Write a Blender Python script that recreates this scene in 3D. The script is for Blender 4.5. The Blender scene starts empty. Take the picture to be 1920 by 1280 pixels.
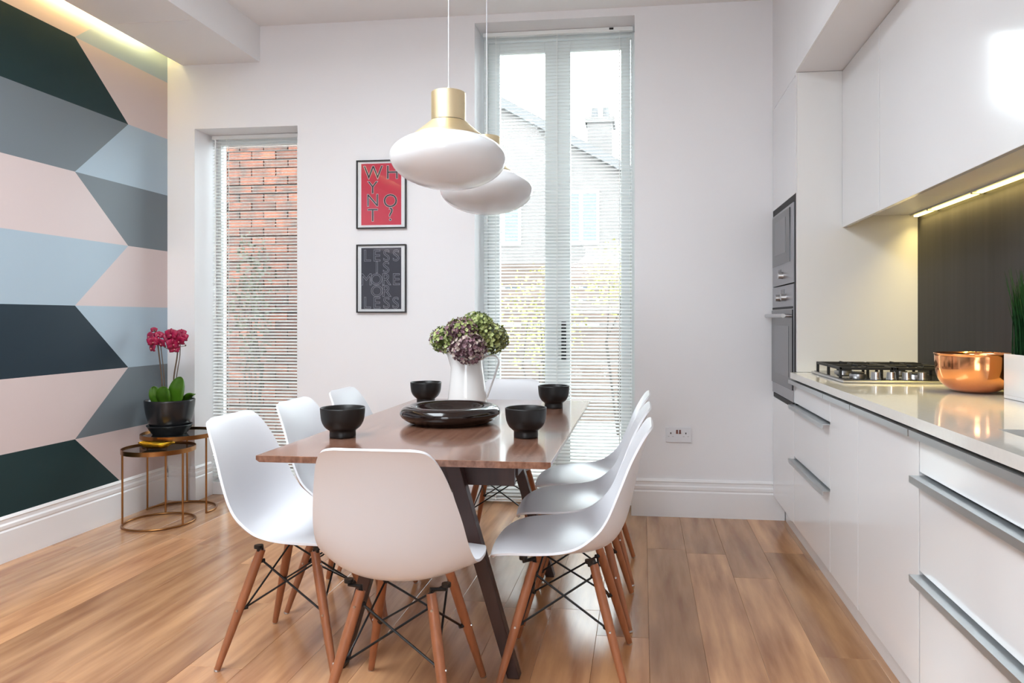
import bpy, bmesh, math, random
from mathutils import Vector, Matrix
R = math.radians
random.seed(7)
S = bpy.context.scene
C = S.collection

# ------------------------------------------------------------------ camera
cam_d = bpy.data.cameras.new('camera'); cam = bpy.data.objects.new('camera', cam_d); C.objects.link(cam)
cam_d.sensor_width = 36.0; cam_d.lens = 1350/1920*36
cam_d.shift_x = -81/1920; cam_d.shift_y = -43/1920
cam_d.clip_start = 0.05
cam.location = (0, 0, 1.2); cam.rotation_euler = (R(90), 0, math.atan(164/1350))
S.camera = cam
# ------------------------------------------------------------------ world (bright overcast sky)
w = bpy.data.worlds.new('overcast_sky'); S.world = w; w.use_nodes = True
bg = w.node_tree.nodes['Background']; bg.inputs[0].default_value = (0.87, 0.945, 1.0, 1); bg.inputs[1].default_value = 13.0
S.view_settings.view_transform = 'Standard'; S.view_settings.look = 'None'
S.view_settings.exposure = 0.12; S.view_settings.gamma = 1.0; S.view_settings.use_curve_mapping = False
# ------------------------------------------------------------------ portals at the openings; rear window and rooflight are added out of view
def area(name, loc, rot, sx, sy, power, col=(1, 1, 1)):
    l = bpy.data.lights.new(name, 'AREA'); l.shape = 'RECTANGLE'; l.size = sx; l.size_y = sy; l.energy = power; l.color = col
    o = bpy.data.objects.new(name, l); C.objects.link(o); o.location = loc; o.rotation_euler = rot; return o
def portal(name, loc, rot, sx, sy):      # guides the sampling of sky light through an opening, emits nothing itself
    o = area(name, loc, rot, sx, sy, 1); o.data.cycles.is_portal = True; return o
portal('rear_opening', (-0.6, -3.46, 1.95), (R(90), 0, 0), 1.6, 1.3)
portal('rooflight', (-1.7, 1.35, 3.26), (0, 0, 0), 1.3, 2.7)  # stands at the ceiling opening added for light from above
portal('garden_doors', (-0.55, 4.765, 1.53), (R(-90), 0, 0), 1.0, 3.06)
portal('side_window', (-2.58, 4.765, 1.23), (R(-90), 0, 0), 0.72, 2.45)

# ------------------------------------------------------------------ helpers
def lin(r, g, b):
    f = lambda v: (v/255/12.92) if v/255 <= 0.04045 else ((v/255+0.055)/1.055)**2.4
    return (f(r), f(g), f(b), 1)
MATS = {}
def mat(name, col, rough=0.5, metal=0.0, var=0.0, scale=6.0, stretch=(1, 1, 1), bump=0.0, bscale=60.0, coat=0.0, sub=0.0, randtint=0.0, emit=0.0, col2=None, spec=0.5, coord='Object'):
    if name in MATS: return MATS[name]
    m = bpy.data.materials.new(name); m.use_nodes = True; nt = m.node_tree; b = nt.nodes['Principled BSDF']
    col = tuple(col[:3])+(1,)
    b.inputs['Base Color'].default_value = col; b.inputs['Roughness'].default_value = rough; b.inputs['Metallic'].default_value = metal
    b.inputs['Coat Weight'].default_value = coat; b.inputs['Coat Roughness'].default_value = 0.08
    b.inputs['Specular IOR Level'].default_value = spec
    if sub: b.inputs['Subsurface Weight'].default_value = sub; b.inputs['Subsurface Radius'].default_value = (0.02, 0.02, 0.02)
    if emit: b.inputs['Emission Color'].default_value = col; b.inputs['Emission Strength'].default_value = emit
    N = nt.nodes.new; L = nt.links.new
    tc = N('ShaderNodeTexCoord'); mp = N('ShaderNodeMapping'); L(tc.outputs[coord], mp.inputs[0]); mp.inputs['Scale'].default_value = stretch
    oi = N('ShaderNodeObjectInfo')
    if randtint:
        va = N('ShaderNodeVectorMath'); va.operation = 'SCALE'; va.inputs[0].default_value = (37, 91, 53); L(oi.outputs['Random'], va.inputs['Scale'])
        L(va.outputs[0], mp.inputs['Location'])
    out = None
    if var or col2:
        nz = N('ShaderNodeTexNoise'); nz.inputs['Scale'].default_value = scale; nz.inputs['Detail'].default_value = 5; L(mp.outputs[0], nz.inputs[0])
        rp = N('ShaderNodeValToRGB'); L(nz.outputs[0], rp.inputs[0])
        rp.color_ramp.elements[0].position = 0.3; rp.color_ramp.elements[1].position = 0.7
        c2 = col2 if col2 else tuple(min(1, c*(1+var)) for c in col[:3])
        c1 = col if col2 else tuple(c*(1-var) for c in col[:3])
        rp.color_ramp.elements[0].color = tuple(c1[:3])+(1,); rp.color_ramp.elements[1].color = tuple(c2[:3])+(1,)
        out = rp.outputs[0]
    if randtint:
        hs = N('ShaderNodeHueSaturation'); mr = N('ShaderNodeMapRange'); L(oi.outputs['Random'], mr.inputs[0])
        mr.inputs[3].default_value = 1-randtint; mr.inputs[4].default_value = 1+randtint; L(mr.outputs[0], hs.inputs['Value'])
        if out: L(out, hs.inputs['Color'])
        else: hs.inputs['Color'].default_value = col
        out = hs.outputs[0]
    if out: L(out, b.inputs['Base Color'])
    if bump:
        n2 = N('ShaderNodeTexNoise'); n2.inputs['Scale'].default_value = bscale; n2.inputs['Detail'].default_value = 3; L(mp.outputs[0], n2.inputs[0])
        bp = N('ShaderNodeBump'); bp.inputs['Strength'].default_value = bump; bp.inputs['Distance'].default_value = 0.01; L(n2.outputs[0], bp.inputs['Height']); L(bp.outputs[0], b.inputs['Normal'])
    MATS[name] = m; return m
def glass(name, tint=(0.96, 0.99, 0.985), refl=1.0):
    m = bpy.data.materials.new(name); m.use_nodes = True; nt = m.node_tree; nt.nodes.clear()
    N = nt.nodes.new; L = nt.links.new
    o = N('ShaderNodeOutputMaterial'); mx = N('ShaderNodeMixShader'); t = N('ShaderNodeBsdfTransparent'); g = N('ShaderNodeBsdfGlossy'); fr = N('ShaderNodeFresnel')
    t.inputs[0].default_value = tint+(1,); g.inputs['Roughness'].default_value = 0.02; fr.inputs[0].default_value = 1.45
    L(fr.outputs[0], mx.inputs[0]); L(t.outputs[0], mx.inputs[1]); L(g.outputs[0], mx.inputs[2]); L(mx.outputs[0], o.inputs[0])
    MATS[name] = m; return m

class MB:
    def __init__(s): s.v = []; s.f = []
    def add(s, vs, fs):
        n = len(s.v); s.v += [tuple(v) for v in vs]; s.f += [tuple(i+n for i in f) for f in fs]; return s
    def box(s, x0, x1, y0, y1, z0, z1):
        x0, x1 = min(x0, x1), max(x0, x1); y0, y1 = min(y0, y1), max(y0, y1); z0, z1 = min(z0, z1), max(z0, z1)
        return s.add([(x0, y0, z0), (x1, y0, z0), (x1, y1, z0), (x0, y1, z0), (x0, y0, z1), (x1, y0, z1), (x1, y1, z1), (x0, y1, z1)],
                     [(3, 2, 1, 0), (4, 5, 6, 7), (0, 1, 5, 4), (1, 2, 6, 5), (2, 3, 7, 6), (3, 0, 4, 7)])
    def ring(s, p0, p1, r0, r1, n=12):
        return s.tube([p0, p1], [r0, r1], n)
    def tube(s, pts, r, n=8, caps=True, closed=False):
        pts = [Vector(p) for p in pts]; m = len(pts)
        rs = r if isinstance(r, (list, tuple)) else [r]*m
        vs = []; prev = None
        for i, p in enumerate(pts):
            if closed: d = (pts[(i+1) % m]-pts[i-1])
            else: d = (pts[min(i+1, m-1)]-pts[max(i-1, 0)])
            d.normalize()
            if prev is None:
                a = Vector((0, 0, 1)) if abs(d.z) < 0.9 else Vector((1, 0, 0))
                u = d.cross(a).normalized()
            else:
                u = (prev-d*prev.dot(d)).normalized()
            prev = u; q = d.cross(u)
            for k in range(n):
                t = 2*math.pi*k/n; vs.append(p+(u*math.cos(t)+q*math.sin(t))*rs[i])
        fs = []
        for i in range(m if closed else m-1):
            j = (i+1) % m
            for k in range(n): fs.append((i*n+k, i*n+(k+1) % n, j*n+(k+1) % n, j*n+k))
        if caps and not closed: fs.append(tuple(range(n-1, -1, -1))); fs.append(tuple((m-1)*n+k for k in range(n)))
        return s.add(vs, fs)
    def lathe(s, prof, n=40, c=(0, 0, 0), a0=0.0):
        vs = []; fs = []; m = len(prof); idx = []
        for (r, z) in prof:
            if r < 1e-6: idx.append([len(vs)]*n); vs.append((c[0], c[1], c[2]+z))
            else:
                idx.append([len(vs)+k for k in range(n)])
                vs += [(c[0]+r*math.cos(a0+2*math.pi*k/n), c[1]+r*math.sin(a0+2*math.pi*k/n), c[2]+z) for k in range(n)]
        for i in range(m-1):
            for k in range(n):
                q = [idx[i][k], idx[i][(k+1) % n], idx[i+1][(k+1) % n], idx[i+1][k]]
                q2 = []
                for x in q:
                    if x not in q2: q2.append(x)
                if len(q2) > 2: fs.append(tuple(q2))
        return s.add(vs, fs)
    def extrude(s, poly, axis, a, b):
        # poly: 2-D points in the two other axes (order x,y,z without axis)
        def P(p, t):
            return (t, p[0], p[1]) if axis == 'x' else ((p[0], t, p[1]) if axis == 'y' else (p[0], p[1], t))
        n = len(poly)
        return s.add([P(p, a) for p in poly]+[P(p, b) for p in poly], [tuple(range(n-1, -1, -1)), tuple(range(n, 2*n))]+[(i, (i+1) % n, n+(i+1) % n, n+i) for i in range(n)])
    def mesh(s, name, m):
        me = bpy.data.meshes.new(name); me.from_pydata(s.v, [], s.f)
        bm = bmesh.new(); bm.from_mesh(me); bmesh.ops.recalc_face_normals(bm, faces=bm.faces); bm.to_mesh(me); bm.free()
        me.materials.append(m); me.update(); return me
    def build(s, name, m, parent=None, smooth=False, bevel=0.0, loc=None, seg=2):
        me = s.mesh(name, m)
        return link(name, me, parent, smooth, bevel, loc, seg)
def link(name, me, parent=None, smooth=False, bevel=0.0, loc=None, seg=2):
    o = bpy.data.objects.new(name, me); C.objects.link(o)
    if parent: o.parent = parent
    if loc: o.location = loc
    if smooth:
        for p in me.polygons: p.use_smooth = True
        if smooth == 'auto':
            me.set_sharp_from_angle(angle=R(38))
    if bevel:
        md = o.modifiers.new('bevel', 'BEVEL'); md.width = bevel; md.segments = seg; md.limit_method = 'ANGLE'; md.angle_limit = R(40); md.harden_normals = False
    return o
def spline(pts, n=6, closed=False):
    pts = [Vector(p) for p in pts]; m = len(pts); out = []
    for i in range(m if closed else m-1):
        g = lambda k: pts[k % m] if closed else pts[max(0, min(m-1, k))]
        p0, p1, p2, p3 = g(i-1), g(i), g(i+1), g(i+2)
        for k in range(n):
            t = k/n
            out.append(0.5*((2*p1)+(-p0+p2)*t+(2*p0-5*p1+4*p2-p3)*t*t+(-p0+3*p1-3*p2+p3)*t**3))
    if not closed: out.append(pts[-1])
    return out
def sp2(pts, n=5): return [(max(0, p.x), p.y) for p in spline([(a, b, 0) for a, b in pts], n)]
def tag(o, label, cat, group=None):
    o['label'] = label; o['category'] = cat
    if group: o['group'] = group
    return o
def thing(name, label, cat, loc=(0, 0, 0), rz=0.0, group=None):
    o = bpy.data.objects.new(name, None); C.objects.link(o); o.location = loc; o.rotation_euler = (0, 0, rz); o.empty_display_size = 0.1
    return tag(o, label, cat, group)
def structure(o, label): o['kind'] = 'structure'; o['label'] = label; return o
def sthing(name, label):
    o = bpy.data.objects.new(name, None); C.objects.link(o); o.empty_display_size = 0.1; return structure(o, label)
def copy_tree(o, parent=None):
    c = o.copy(); C.objects.link(c); c.parent = parent
    for ch in list(o.children): copy_tree(ch, c)
    return c

# ------------------------------------------------------------------ materials
M_wall = mat('white_wall_paint', (0.85, 0.84, 0.86), 0.55, bump=0.03, bscale=180)
M_ceil = mat('ceiling_paint', (0.90, 0.90, 0.91), 0.7)
M_trim = mat('white_gloss_trim', (0.86, 0.85, 0.86), 0.3)
M_gloss = mat('gloss_white_lacquer', (0.80, 0.80, 0.815), 0.12, coat=0.6)
M_white_plastic = mat('white_plastic', (0.78, 0.785, 0.825), 0.32)
M_frame_white = mat('white_window_paint', (0.85, 0.88, 0.88), 0.35)
M_slat = mat('blind_white_enamel', (0.90, 0.92, 0.91), 0.4)
M_black_metal = mat('black_steel', (0.012, 0.012, 0.013), 0.35, metal=0.3)
M_beech = mat('beech_wood', lin(164, 104, 70), 0.42, var=0.14, scale=5, stretch=(14, 14, 1.0), bump=0.02)
M_walnut = mat('walnut_veneer', lin(154, 112, 92), 0.2, coat=0.5, col2=lin(112, 74, 58), scale=2.6, stretch=(24, 0.7, 16), spec=0.5)
M_walnut_leg = mat('dark_walnut', lin(58, 34, 28), 0.4, var=0.25, scale=4, stretch=(9, 9, 0.8))
M_oak = mat('oak_board', lin(214, 164, 120), 0.2, col2=lin(160, 112, 80), scale=2.2, stretch=(7, 0.75, 1), randtint=0.2, bump=0.03, bscale=30, spec=0.5)
M_floor_base = mat('floor_base_dark', lin(70, 45, 30), 0.8)
M_brass = mat('antique_brass', lin(158, 112, 68), 0.28, metal=1.0, var=0.1)
M_pale_brass = mat('pale_brushed_brass', lin(238, 222, 184), 0.42, metal=1.0)
M_gold = mat('bright_gold', lin(236, 178, 50), 0.25, metal=1.0)
M_copper = mat('polished_copper', lin(240, 164, 112), 0.12, metal=1.0)
M_opal = mat('opal_glass', (0.82, 0.83, 0.85), 0.16, sub=0.25)
M_black_ceramic = mat('matt_black_ceramic', (0.004, 0.0035, 0.0035), 0.42)
M_black_pot = mat('black_glazed_pot', (0.012, 0.013, 0.015), 0.25)
M_darkwood = mat('lacquered_dark_wood', lin(26, 15, 12), 0.12, coat=0.3, var=0.35, scale=5, stretch=(6, 1, 1))
M_jug = mat('white_glazed_ceramic', (0.84, 0.83, 0.82), 0.15)
M_counter = mat('pale_stone_worktop', (0.70, 0.685, 0.655), 0.07, var=0.02, scale=90)
M_splash = mat('dark_wood_laminate', (0.027, 0.025, 0.026), 0.5, var=0.22, scale=2, stretch=(14, 14, 0.5), spec=0.25)
M_steel = mat('brushed_steel', (0.56, 0.56, 0.57), 0.28, metal=1.0)
M_alu = mat('anodised_aluminium', (0.50, 0.52, 0.53), 0.38, metal=0.85)
M_black_glass = mat('black_glass', (0.03, 0.03, 0.034), 0.06)
M_grey_glass = mat('grey_oven_glass', (0.11, 0.11, 0.125), 0.12)
M_app = mat('appliance_steel', (0.36, 0.36, 0.38), 0.32, metal=0.9)
M_cavity = mat('black_cavity', (0.006, 0.006, 0.007), 0.6)
M_cast = mat('cast_iron', (0.014, 0.014, 0.015), 0.55)
M_blackframe = mat('black_picture_frame', (0.014, 0.012, 0.014), 0.35)
M_paper = mat('white_paper', (0.93, 0.93, 0.94), 0.7)
M_red = mat('crimson_print', lin(216, 44, 74), 0.6)
M_charcoal = mat('charcoal_print', lin(62, 60, 72), 0.6)
M_ink = mat('dark_ink', lin(50, 34, 44), 0.6)
M_ink_white = mat('white_ink', (0.85, 0.82, 0.84), 0.6)
M_ink_grey = mat('pale_grey_ink', lin(178, 178, 188), 0.6)
M_led = mat('led_strip', (1.0, 0.76, 0.24), 0.5, emit=7)
M_cream_panel = mat('pale_cabinet_side', (0.78, 0.775, 0.77), 0.35)
M_leaf = mat('orchid_leaf', lin(62, 102, 20), 0.32, var=0.3, scale=12)
M_stem = mat('brown_green_stem', lin(86, 66, 48), 0.5)
M_petal = mat('magenta_petal', lin(150, 8, 62), 0.45, var=0.3, scale=40)
M_lip = mat('pale_orchid_lip', lin(196, 120, 124), 0.5)
M_soil = mat('dark_bark', lin(40, 28, 20), 0.9, var=0.4, scale=60)
M_grass = mat('artificial_grass', lin(22, 64, 30), 0.5, var=0.5, scale=50)
M_glass = glass('window_glass'); M_pic_glass = glass('picture_glass', (0.98, 0.98, 0.98))
M_switch = mat('red_rocker', lin(120, 70, 62), 0.4)

# ------------------------------------------------------------------ dimensions of the room
XL, XR, YB, YR, ZC = -3.13, 1.36, 4.43, -3.45, 3.105
YO = 4.76                      # outer face of the back wall
WX0, WX1, WZ = -2.935, -2.22, 2.45      # tall side window
DX0, DX1, DZ = -1.048, -0.049, 3.055    # garden doors

# floor: base slab and separate boards
fl = MB().box(XL-0.2, XR+0.25, YR-0.1, YO+0.02, -0.12, -0.018).build('floor', M_floor_base)
structure(fl, 'oak plank floor running towards the garden doors')
plank_me = {}
for L in (1.15, 1.5, 1.85, 2.2):
    b = MB().box(-0.0987, 0.0987, -L/2+0.0005, L/2-0.0005, -0.018, 0.0)
    bm = bmesh.new(); me = b.mesh('plank', M_oak); bm.from_mesh(me)
    bmesh.ops.bevel(bm, geom=[e for e in bm.edges if all(v.co.z > -0.001 for v in e.verts)], offset=0.0011, segments=1, affect='EDGES'); bm.to_mesh(me); bm.free()
    plank_me[L] = me
x = 0.2215+0.099
while x > XL: x -= 0.198
k = 0
while x < XR+0.05:
    y = YO
    y += random.Random(k*13+5).uniform(0.0, 1.1)
    rr = random.Random(k*31+2)
    while y > -1.9:
        L = rr.choice((1.15, 1.5, 1.85, 2.2))
        o = link('plank', plank_me[L], fl, loc=(x, y-L/2, 0)); y -= L
    o = None
    x += 0.198; k += 1

# ceiling with dropped section along the left wall (light slot next to the wall)
RX0, RX1, RY0, RY1 = -2.35, -1.05, 0.0, 2.7      # rooflight added out of view to brighten the left floor
ce = MB().box(XL-0.2, XR+0.25, RY1, YO, ZC, ZC+0.15).box(XL-0.2, XR+0.25, YR-0.1, RY0, ZC, ZC+0.15).box(XL-0.2, RX0, RY0, RY1, ZC, ZC+0.15).box(RX1, XR+0.25, RY0, RY1, ZC, ZC+0.15).build('ceiling', M_ceil); structure(ce, 'white ceiling')
MB().box(-3.02, -2.478, YR, YB, 2.872, 2.93).box(-2.53, -2.478, YR, YB, 2.93, ZC).build('dropped_panel', M_ceil, ce)
MB().box(-2.95, -2.515, 3.752, 3.760, 2.8695, 2.872).build('access_seam', M_trim, ce)
rl = sthing('added_rooflight', 'added rooflight, out of view over the near half of the room')
MB().box(RX0, RX0+0.04, RY0, RY1, ZC+0.08, ZC+0.15).box(RX1-0.04, RX1, RY0, RY1, ZC+0.08, ZC+0.15).box(RX0+0.04, RX1-0.04, RY0, RY0+0.04, ZC+0.08, ZC+0.15).box(RX0+0.04, RX1-0.04, RY1-0.04, RY1, ZC+0.08, ZC+0.15).box(RX0+0.04, RX1-0.04, 1.33, 1.37, ZC+0.08, ZC+0.15).build('window_frame', M_frame_white, rl)
led = thing('cove_light', 'warm led strip hidden above the dropped ceiling beside the mural', 'strip light', (-3.0, 1.0, 2.945))
MB().box(-0.018, 0.012, -3.2, 3.36, -0.012, 0.006).build('diffuser', M_led, led)
l = area('cove_led', (-2.985, 0.9, 2.97), (0, R(90), 0), 0.03, 6.6, 34, (1.0, 0.85, 0.46))

# walls
def wall_boxes(bx):
    b = MB()
    for q in bx: b.box(*q)
    return b
wb = wall_boxes([(XL-0.2, WX0, YB, YO, -0.05, ZC), (WX0, WX1, YB, YO, WZ, ZC), (WX1, DX0, YB, YO, -0.05, ZC), (DX0, DX1, YB, YO, DZ, ZC), (DX1, XR+0.25, YB, YO, -0.05, ZC)]).build('wall_back', M_wall)
structure(wb, 'white back wall with tall window and garden doors')
wl = MB().box(XL-0.2, XL, YR, YB, -0.05, ZC).build('wall_left', M_wall); structure(wl, 'left wall painted with geometric zigzag mural')
wr = MB().box(XR, XR+0.25, YR, YB, -0.05, ZC).build('wall_right', M_wall); structure(wr, 'right wall behind the kitchen units')
MB().box(0.772, XR, YR, 3.745, 2.44, ZC).build('bulkhead', M_wall, wr, bevel=0.002)
MB().box(0.772, XR, 3.745, YB, 2.44, ZC).build('bulkhead', M_wall, wr)
MB().box(0.764, 0.772, YR, 3.745, 2.44, 2.452).build('bulkhead_bead', M_trim, wr)
rw = wall_boxes([(XL-0.2, -1.4, YR-0.25, YR, -0.05, ZC), (0.2, XR+0.25, YR-0.25, YR, -0.05, ZC), (-1.4, 0.2, YR-0.25, YR, 2.6, ZC), (-1.4, 0.2, YR-0.25, YR, -0.05, 1.3)]).build('wall_rear', M_wall)  # window opening added behind the camera, sized for the light it lets in
structure(rw, 'rear wall, out of view, with an added window opening sized for the light')

# mural: flat painted panels, one per shape
MC = {'p': mat('blush_paint', lin(208, 192, 190), 0.5, spec=0.3), 'g': mat('slate_grey_paint', lin(112, 121, 128), 0.5, spec=0.25), 'b': mat('pale_blue_paint', lin(166, 184, 197), 0.5, spec=0.3),
      'd': mat('deep_green_paint', lin(30, 52, 54), 0.5, spec=0.2), 'n': mat('navy_paint', lin(32, 47, 58), 0.5, spec=0.2)}
zl = [3.10, 2.762, 2.389, 2.015, 1.645, 1.272, 0.901, 0.530, 0.16]
left_c = ['p', 'd', 'g', 'p', 'b', 'n', 'p', 'd']; right_c = ['b', 'p', 'b', 'g', 'p', 'b', 'g', 'p']
CN = {'p': 'blush pink', 'g': 'slate grey', 'b': 'pale blue', 'd': 'deep green', 'n': 'navy'}
def ya(i): return 3.646 if i % 2 else 4.063
near_c = ['g', 'b', 'p', 'd', 'g', 'p', 'b', 'g']
for i in range(8):
    y0, y1 = ya(i), ya(i+1)
    for (c, poly) in ((left_c[i], [(y0, zl[i]), (y1, zl[i+1]), (y1-2.35, zl[i+1]), (y0-2.35, zl[i])]), (right_c[i], [(y0, zl[i]), (YB-0.0005, zl[i]), (YB-0.0005, zl[i+1]), (y1, zl[i+1])]),
                      (near_c[i], [(y0-2.35, zl[i]), (y1-2.35, zl[i+1]), (YR+0.01, zl[i+1]), (YR+0.01, zl[i])])):
        o = MB().extrude(poly, 'x', XL+0.0003, XL+0.0018).build('mural_shape', MC[c], wl)
        o['label'] = CN[c]+' mural shape'

# skirting boards
prof = [(0, 0), (0.020, 0), (0.020, 0.150), (0.015, 0.158), (0.018, 0.166), (0.018, 0.182), (0.011, 0.190), (0.011, 0.206), (0.014, 0.212), (0.006, 0.226), (0, 0.226)]
def skirt_back(b, x0, x1): b.extrude([(YB-t, z) for t, z in prof], 'x', x0, x1)
def skirt_side(b, x, sgn, y0, y1): b.extrude([(x+sgn*t, z) for t, z in prof], 'y', y0, y1)
def sweep(b, path):          # mitred moulding, profile on the right-hand side of the path
    P_ = [Vector((p[0], p[1])) for p in path]; n = len(P_); m = len(prof); vs = []; fs = []
    for i, p in enumerate(P_):
        ds = []
        if i: ds.append((P_[i]-P_[i-1]).normalized())
        if i < n-1: ds.append((P_[i+1]-P_[i]).normalized())
        ns = [Vector((d.y, -d.x)) for d in ds]; o_ = ns[0] if len(ns) == 1 else (ns[0]+ns[1])/(1+ns[0].dot(ns[1]))
        vs += [(p.x+o_.x*t_, p.y+o_.y*t_, z) for t_, z in prof]
    for i in range(n-1):
        for k in range(m): fs.append((i*m+k, i*m+(k+1) % m, (i+1)*m+(k+1) % m, (i+1)*m+k))
    fs += [tuple(range(m)), tuple((n-1)*m+k for k in range(m))]
    b.add(vs, fs)
b = MB(); sweep(b, [(XL+0.0195, YB), (WX0, YB), (WX0, 4.6)]); sweep(b, [(WX1, 4.6), (WX1, YB), (DX0, YB), (DX0, 4.63)]); sweep(b, [(DX1, 4.63), (DX1, YB), (0.838, YB)])
structure(b.build('baseboard_back', M_trim, smooth=False), 'white moulded skirting along the back wall')
b = MB(); skirt_side(b, XL, 1, YR, YB-0.019)
structure(b.build('baseboard_left', M_trim), 'white moulded skirting below the mural')

# ------------------------------------------------------------------ window and garden doors
win = sthing('window_1', 'tall narrow white window at the left of the back wall')
b = MB(); fx0, fx1 = WX0, WX1
b.box(fx0, fx0+0.024, 4.69, 4.75, 0, WZ).box(fx1-0.05, fx1, 4.69, 4.75, 0, WZ).box(fx0+0.024, fx1-0.05, 4.69, 4.75, WZ-0.05, WZ).box(fx0+0.024, fx1-0.05, 4.69, 4.75, 0, 0.10)
b.build('window_frame', M_frame_white, win, bevel=0.003)
MB().box(fx0+0.024, fx1-0.05, 4.716, 4.722, 0.10, WZ-0.05).build('pane', M_glass, win)
MB().box(fx0, fx1, 4.60, 4.69, 0.0, 0.085).build('window_sill', M_trim, win, bevel=0.003)
dr = sthing('door_1', 'tall white double garden doors in the back wall')
b = MB().box(DX0, DX0+0.028, 4.69, 4.75, 0, DZ).box(DX1-0.028, DX1, 4.69, 4.75, 0, DZ).box(DX0+0.028, DX1-0.028, 4.69, 4.75, DZ-0.03, DZ)
b.build('door_frame', M_frame_white, dr, bevel=0.002)
for (a0, g0, g1, a1) in ((DX0+0.03, -0.942, -0.639, -0.559), (-0.555, -0.471, -0.140, DX1-0.03)):
    b = MB().box(a0, g0, 4.70, 4.745, 0.01, DZ-0.035).box(g1, a1, 4.70, 4.745, 0.01, DZ-0.035).box(g0, g1, 4.70, 4.745, 2.955, DZ-0.035).box(g0, g1, 4.70, 4.745, 0.01, 0.16)
    lf = b.build('door_leaf', M_frame_white, dr, bevel=0.003)
    MB().box(g0, g1, 4.720, 4.726, 0.16, 2.955).build('pane', M_glass, lf)
    if a0 > -0.6:
        MB().box(-0.530, -0.498, 4.692, 4.70, 0.93, 1.18).ring((-0.514, 4.70, 1.07), (-0.514, 4.655, 1.07), 0.009, 0.009).box(-0.523, -0.505, 4.648, 4.660, 0.965, 1.079).lathe([(0, 0.0), (0.010, 0), (0.010, 0.035), (0, 0.035)], 10, (-0.514, 4.685, 0.96)).build('door_handle', M_black_metal, lf, bevel=0.002)

def blind(name, label, x0, x1, yc, ztop, zbot, pitch, cords, wand_x):
    t = thing(name, label, 'blind', ((x0+x1)/2, yc, zbot))
    W = (x1-x0)
    MB().box(-W/2, W/2, -0.013, 0.013, ztop-zbot-0.027, ztop-zbot-0.001).build('headrail', M_slat, t, bevel=0.002)
    ti = R(24); hw = 0.0125; pr = []
    for q in (-1, -0.5, 0, 0.5, 1):
        pr.append((q*hw, 0.0016*(1-q*q)))
    up = [(a, c+0.0004) for a, c in pr][::-1]
    poly = [(a*math.cos(ti)-c*math.sin(ti), a*math.sin(ti)+c*math.cos(ti)) for a, c in pr+up]
    sm = MB().extrude(poly, 'x', -W/2+0.004, W/2-0.004).mesh('slat', M_slat)
    n = int((ztop-zbot-0.045)/pitch)
    for i in range(n):
        o = link('slat', sm, t, loc=(0, 0, 0.022+i*pitch))
    MB().box(-W/2+0.004, W/2-0.004, -0.012, 0.012, 0.0, 0.010).build('bottom_rail', M_slat, t, bevel=0.002)
    for cx_ in cords:
        b = MB()
        for yy in (-0.0135, 0.0135): b.box(cx_-0.0022, cx_+0.0022, yy-0.0005, yy+0.0005, 0.005, ztop-zbot-0.027)
        b.build('ladder_cord', M_slat, t)
    MB().ring((wand_x, -0.022, ztop-zbot-0.03), (wand_x, -0.022, ztop-zbot-1.25), 0.0035, 0.0035, 8).build('tilt_wand', M_slat, t, smooth='auto')
    return t
blind('venetian_blind', 'white venetian blind over the narrow window facing red brick', WX0+0.012, WX1-0.010, 4.615, WZ-0.001, 0.115, 0.0218, (-0.24, 0.27), -0.315)
bl = blind('venetian_blind', 'white venetian blind hanging to the floor over the garden doors', DX0+0.018, DX1-0.014, 4.60, DZ-0.001, 0.015, 0.0218, (-0.40, 0.0, 0.40), -0.455)
MB().box(0.335, 0.362, -0.016, -0.012, DZ-0.034, DZ-0.022).build('rail_clip', M_black_metal, bl, loc=(0, 0, 0))

# ------------------------------------------------------------------ kitchen
XF = 0.772
def front(name, parent, y0, y1, z0, z1, m=M_gloss, handle=True):
    f = MB().box(XF, XF+0.02, y0+0.0015, y1-0.0015, z0+0.0015, z1-0.0015).build(name, m, parent, bevel=0.0012)
    if handle:
        z = z1-0.003
        MB().box(XF-0.030, XF+0.02, y0+0.004, y1-0.004, z, z+0.003).box(XF-0.030, XF-0.0265, y0+0.004, y1-0.004, z-0.017, z).build('handle', M_alu, f)
    return f
def base_unit(label, y0, y1, kinds):
    t = thing('base_cabinet', label, 'cabinet', (0, 0, 0), group='gloss white base units')
    MB().box(XF+0.0205, XR-0.002, y0+0.0005, y1-0.0005, 0.145, 0.70).box(XF+0.0205, XR-0.002, y0+0.0005, y0+0.018, 0.7, 0.898).box(XF+0.0205, XR-0.002, y1-0.018, y1-0.0005, 0.7, 0.898).build('body', M_cream_panel, t)
    if kinds == 'drawers':
        for (a, b_) in ((0.145, 0.482), (0.490, 0.760), (0.768, 0.888)): front('drawer', t, y0, y1, a, b_)
    else: front('door', t, y0, y1, 0.145, 0.888)
    return t
base_unit('white three drawer unit beneath the gas hob, beside the oven tower', 3.105, 3.822, 'drawers')
base_unit('narrow gloss white door unit just nearer than the hob drawers', 2.712, 3.105, 'door')
base_unit('wide plain white door unit between narrow door and near drawers', 2.135, 2.712, 'door')
base_unit('nearest wide white three drawer unit at the right edge', 1.235, 2.132, 'drawers')
o = MB().box(0.842, 0.86, 0.6, YB-0.003, 0.0005, 0.1445).build('plinth', M_gloss); tag(o, 'white recessed plinth board under the kitchen units', 'plinth')
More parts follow.
